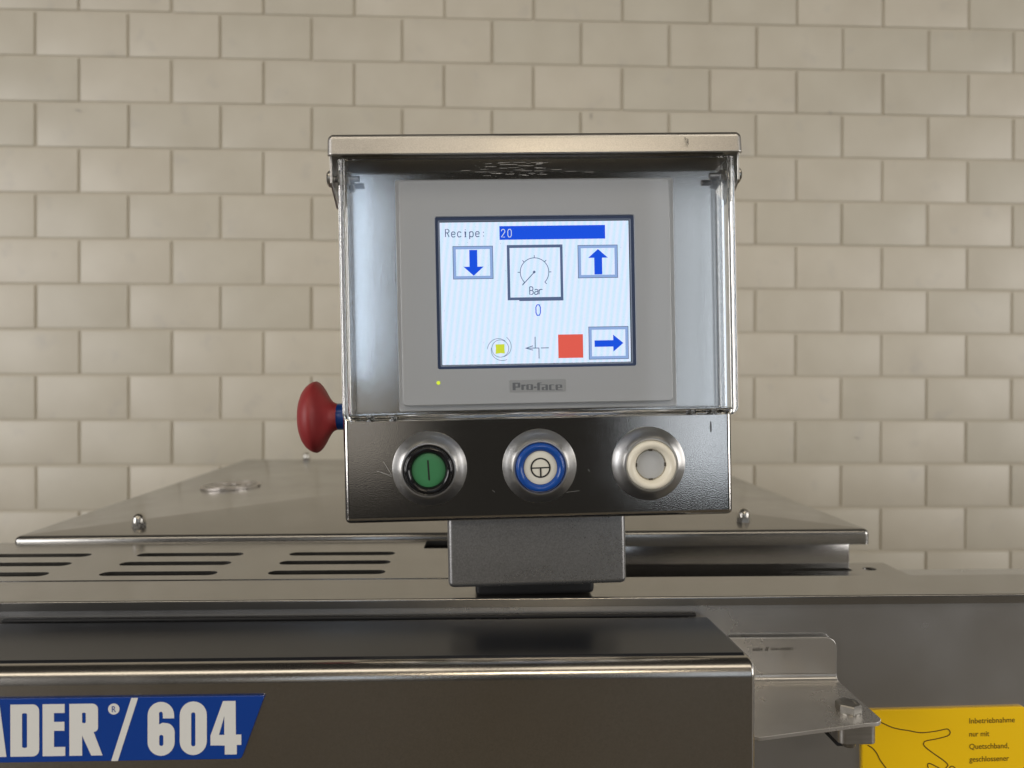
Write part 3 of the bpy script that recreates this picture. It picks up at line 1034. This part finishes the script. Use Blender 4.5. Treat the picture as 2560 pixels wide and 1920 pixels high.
icon('arrow_cross_icon', [ln([(157.4, 195), (157.4, 214.4)], 1.3, 1), ln([(142, 214.2), (164, 214.2)], 1.3, 1), ln([(163.6, 214.2), (163.6, 232)], 1.3, 1), ln([(167, 214.2), (180.5, 214.2)], 1.3, 1),
                          ln([(153.5, 210.4), (141, 214.2), (153.5, 217.6)], 1.4, 1)], 'e_dark')
# dust on the display
bm = bmesh.new()
rr = random.Random(5)
for k in range(70):
    u, v, q = rr.choice((rr.uniform(2, 318), rr.uniform(2, 120))), rr.uniform(3, 236), rr.uniform(0.25, 0.75)
    rect(bm, u, v, u + q, v + q, 6)
obj('dust_specks', bm, M['dust'], tp, smooth=0)['kind'] = 'stuff'
# status light and maker's label
obj('status_light', lathe([(0.00118, -0.0058), (0.00118, -0.0063), (0.0007, -0.0065), (0.0, -0.0065)], 18, 'y', (-0.0617, 0, -0.0378)), M['e_led'], tp, smooth=40)
bm = bmesh.new()
shape(bm, rrect(-0.0183, 0.0160, -0.0444, -0.0369, 0.0007, 4), (), -0.0060, -0.0063)
obj('logo_label', bm, M['label'], tp, smooth=0, bev=0.0001, seg=1)
bm = bmesh.new()
LGY = -0.00635
kx, kz = 0.0000246, 0.0000246


def lg(p):                    # logo sketch grid -> metres
    return (-0.0183 + (p[0] - 340) * kx, -0.0369 - (p[1] + (p[0] - 340) * 0.022 - 500) * kz)


for outer, holes in (
        ([(412, 565), (590, 565), (605, 580), (605, 672), (590, 688), (485, 688), (485, 752), (412, 752)], [[(485, 595), (540, 595), (540, 660), (485, 660)]]),
        ([(628, 612), (735, 612), (735, 645), (690, 650), (690, 745), (628, 745)], []),
        ([(770, 605), (905, 605), (922, 622), (922, 730), (905, 745), (770, 745), (752, 730), (752, 622)], [[(812, 622), (862, 622), (862, 728), (812, 728)]]),
        ([(938, 660), (1008, 660), (1008, 700), (938, 700)], []),
        ([(1010, 610), (1025, 610), (1025, 575), (1045, 560), (1140, 560), (1140, 575), (1090, 580), (1090, 610), (1140, 610), (1140, 622), (1090, 622), (1090, 755), (1025, 755), (1025, 622), (1010, 622)], []),
        ([(1140, 608), (1275, 608), (1292, 622), (1292, 750), (1150, 750), (1135, 735), (1135, 682), (1150, 668), (1230, 668), (1230, 622), (1140, 622)], [[(1190, 685), (1232, 685), (1232, 735), (1190, 735)]]),
        ([(1335, 608), (1450, 608), (1450, 625), (1378, 625), (1378, 735), (1460, 735), (1460, 750), (1335, 750), (1318, 735), (1318, 622)], []),
        ([(1500, 608), (1630, 608), (1648, 622), (1648, 690), (1540, 690), (1540, 735), (1655, 735), (1655, 750), (1500, 750), (1482, 735), (1482, 622)], [[(1540, 625), (1590, 625), (1590, 672), (1540, 672)]])):
    shape(bm, [lg(p) for p in outer], [[lg(p) for p in h] for h in holes], LGY)
obj('logo_text', bm, M['labeltext'], tp, smooth=0)

bm = bmesh.new()
for pts in (((-0.1010, -0.0915), (-0.0985, -0.0922), (-0.0925, -0.0942)), ((-0.0968, -0.0858), (-0.0935, -0.0915), (-0.0918, -0.0945)), ((-0.0985, -0.0923), (-0.0920, -0.0951)),
            ((0.0155, -0.1075), (0.0240, -0.1066)), ((-0.0300, -0.1050), (-0.0287, -0.1062)), ((0.0300, -0.0935), (0.0306, -0.0948))):
    stroke(bm, list(pts), 0.00008, -0.00006)
obj('scratches', bm, M['scratch'], cp, smooth=0)['kind'] = 'stuff'
bm = bmesh.new()
shape(bm, [(0.1070, -0.0655), (0.1076, -0.0650), (0.1079, -0.0668), (0.1080, -0.0700), (0.1078, -0.0722), (0.1071, -0.0718), (0.1068, -0.0690)], (), -0.00006)
obj('scuff_mark', bm, mat('grey_scuff', (0.20, 0.20, 0.20), 0.3, 0.8), cp, smooth=0)
# ---- three round buttons
ZB_ = -0.0906


def collar(parent):
    return obj('collar', lathe([(0.0230, 0.0002), (0.0230, -0.0007), (0.0228, -0.0010), (0.0205, -0.0030), (0.0185, -0.0050), (0.0172, -0.0068), (0.0169, -0.0074), (0.0169, -0.0084), (0.0165, -0.0089), (0.0158, -0.0090), (0.01525, -0.0086), (0.01520, -0.0040)], 72, 'y'), M['collar'], parent, smooth=25)


def ring(parent, m, r0, name='ring'):
    pr_ = [(0.01505, -0.0040), (0.01505, -0.0080), (0.0148, -0.0095), (0.0141, -0.0107), (0.0131, -0.0113), (0.0121, -0.0111), (0.0112, -0.0104), (r0 + 0.0004, -0.0096), (r0, -0.0088), (r0, -0.0070)]
    return obj(name, lathe(pr_, 72, 'y'), m, parent, smooth=50)


def disc(parent, r, y, m, name, dome=0.0003):
    return obj(name, lathe([(r, y + 0.0025), (r, y), (r * 0.96, y - dome * 0.6), (r * 0.6, y - dome), (0.0, y - dome)], 56, 'y'), m, parent, smooth=50)


def button(name, x, label):
    b = bpy.data.objects.new(name, None)
    COL.objects.link(b)
    b.parent = cp
    b.location = (x, 0, ZB_)
    b['label'] = label
    collar(b)
    return b


b = button('push_button', -0.0685, 'green push button with upright line in a black ring')
ring(b, M['black'], 0.0103)
disc(b, 0.0102, -0.0086, M['green'], 'cap')
bm = bmesh.new()
stroke(bm, [(-0.0003, 0.0061), (0.0003, -0.0061)], 0.0009, -0.00905)
obj('symbol', bm, M['ink'], b, smooth=0)
b = button('push_button', -0.0006, 'white push button with circle symbol in a blue ring')
ring(b, M['blue'], 0.0103)
disc(b, 0.0102, -0.0090, M['white'], 'cap')
bm = bmesh.new()
stroke(bm, [(0.0057 * math.cos(R(7.5 * i)), 0.0057 * math.sin(R(7.5 * i))) for i in range(48)], 0.0009, -0.00955, True)
stroke(bm, [(-0.0056, -0.0001), (0.0056, 0.0001)], 0.0008, -0.00956)
stroke(bm, [(0.0, 0.0), (0.0001, -0.0056)], 0.0009, -0.00957)
obj('symbol', bm, M['ink'], b, smooth=0)
b = button('push_button', 0.0676, 'ivory push button ring with sunken grey centre')
pr_ = [(0.01505, -0.0040), (0.01505, -0.0085), (0.0148, -0.0100), (0.0140, -0.0110), (0.0129, -0.0114), (0.0118, -0.0111), (0.0109, -0.0103), (0.0100, -0.0088), (0.0096, -0.0074), (0.0095, -0.0050), (0.0087, -0.0050)]
obj('ring', lathe(pr_, 72, 'y'), M['ivory'], b, smooth=50)
disc(b, 0.0088, -0.0062, M['greycap'], 'cap', 0.0001)
for k in range(4):
    q = obj('notch', boxes((-0.0011, 0.0011, -0.0068, -0.0050, 0.0084, 0.0095)), M['notch'], b, smooth=0)
    q.rotation_euler = (0, R(90 * k), 0)

# ---- emergency stop on the left side
es_ = bpy.data.objects.new('emergency_stop', None)
COL.objects.link(es_)
es_.parent = cp
es_.location = (-HW + 0.0018, 0.033, -0.0590)
obj('sleeve', lathe([(0.0088, 0.002), (0.0088, -0.0112), (0.0084, -0.0118), (0.0, -0.0118)], 40, 'x'), M['sleeve'], es_, smooth=40)
hp = [(0.0080, -0.0112), (0.0087, -0.0116), (0.0090, -0.0130), (0.0100, -0.0148), (0.0124, -0.0168), (0.0154, -0.0186), (0.0185, -0.0203), (0.0212, -0.0221), (0.0229, -0.0238), (0.0236, -0.0253), (0.0233, -0.0270), (0.0223, -0.0290), (0.0205, -0.0312), (0.0178, -0.0332), (0.0142, -0.0348), (0.0098, -0.0359), (0.0050, -0.0365), (0.0, -0.0366)]
obj('mushroom_head', lathe(hp, 56, 'x'), M['red'], es_, smooth=60)

# ---- bracket below the housing and a foot, blackened and sized to paint the dark reflection
bm = boxes((-0.0593, 0.0552, 0.0120, 0.0600, -0.1690, -0.1180))
bmesh.ops.bevel(bm, geom=bm.edges[:], offset=0.0036, segments=5, profile=0.5, affect='EDGES')
obj('support_bracket', bm, M['bracket'], cp, smooth=40, wn=True)
obj('foot_shade_block', rbox(-0.0425, 0.0372, 0.0330, 0.1000, -0.1812, -0.1675, 0.003, 3), M['rubbershade'], cp, smooth=40)
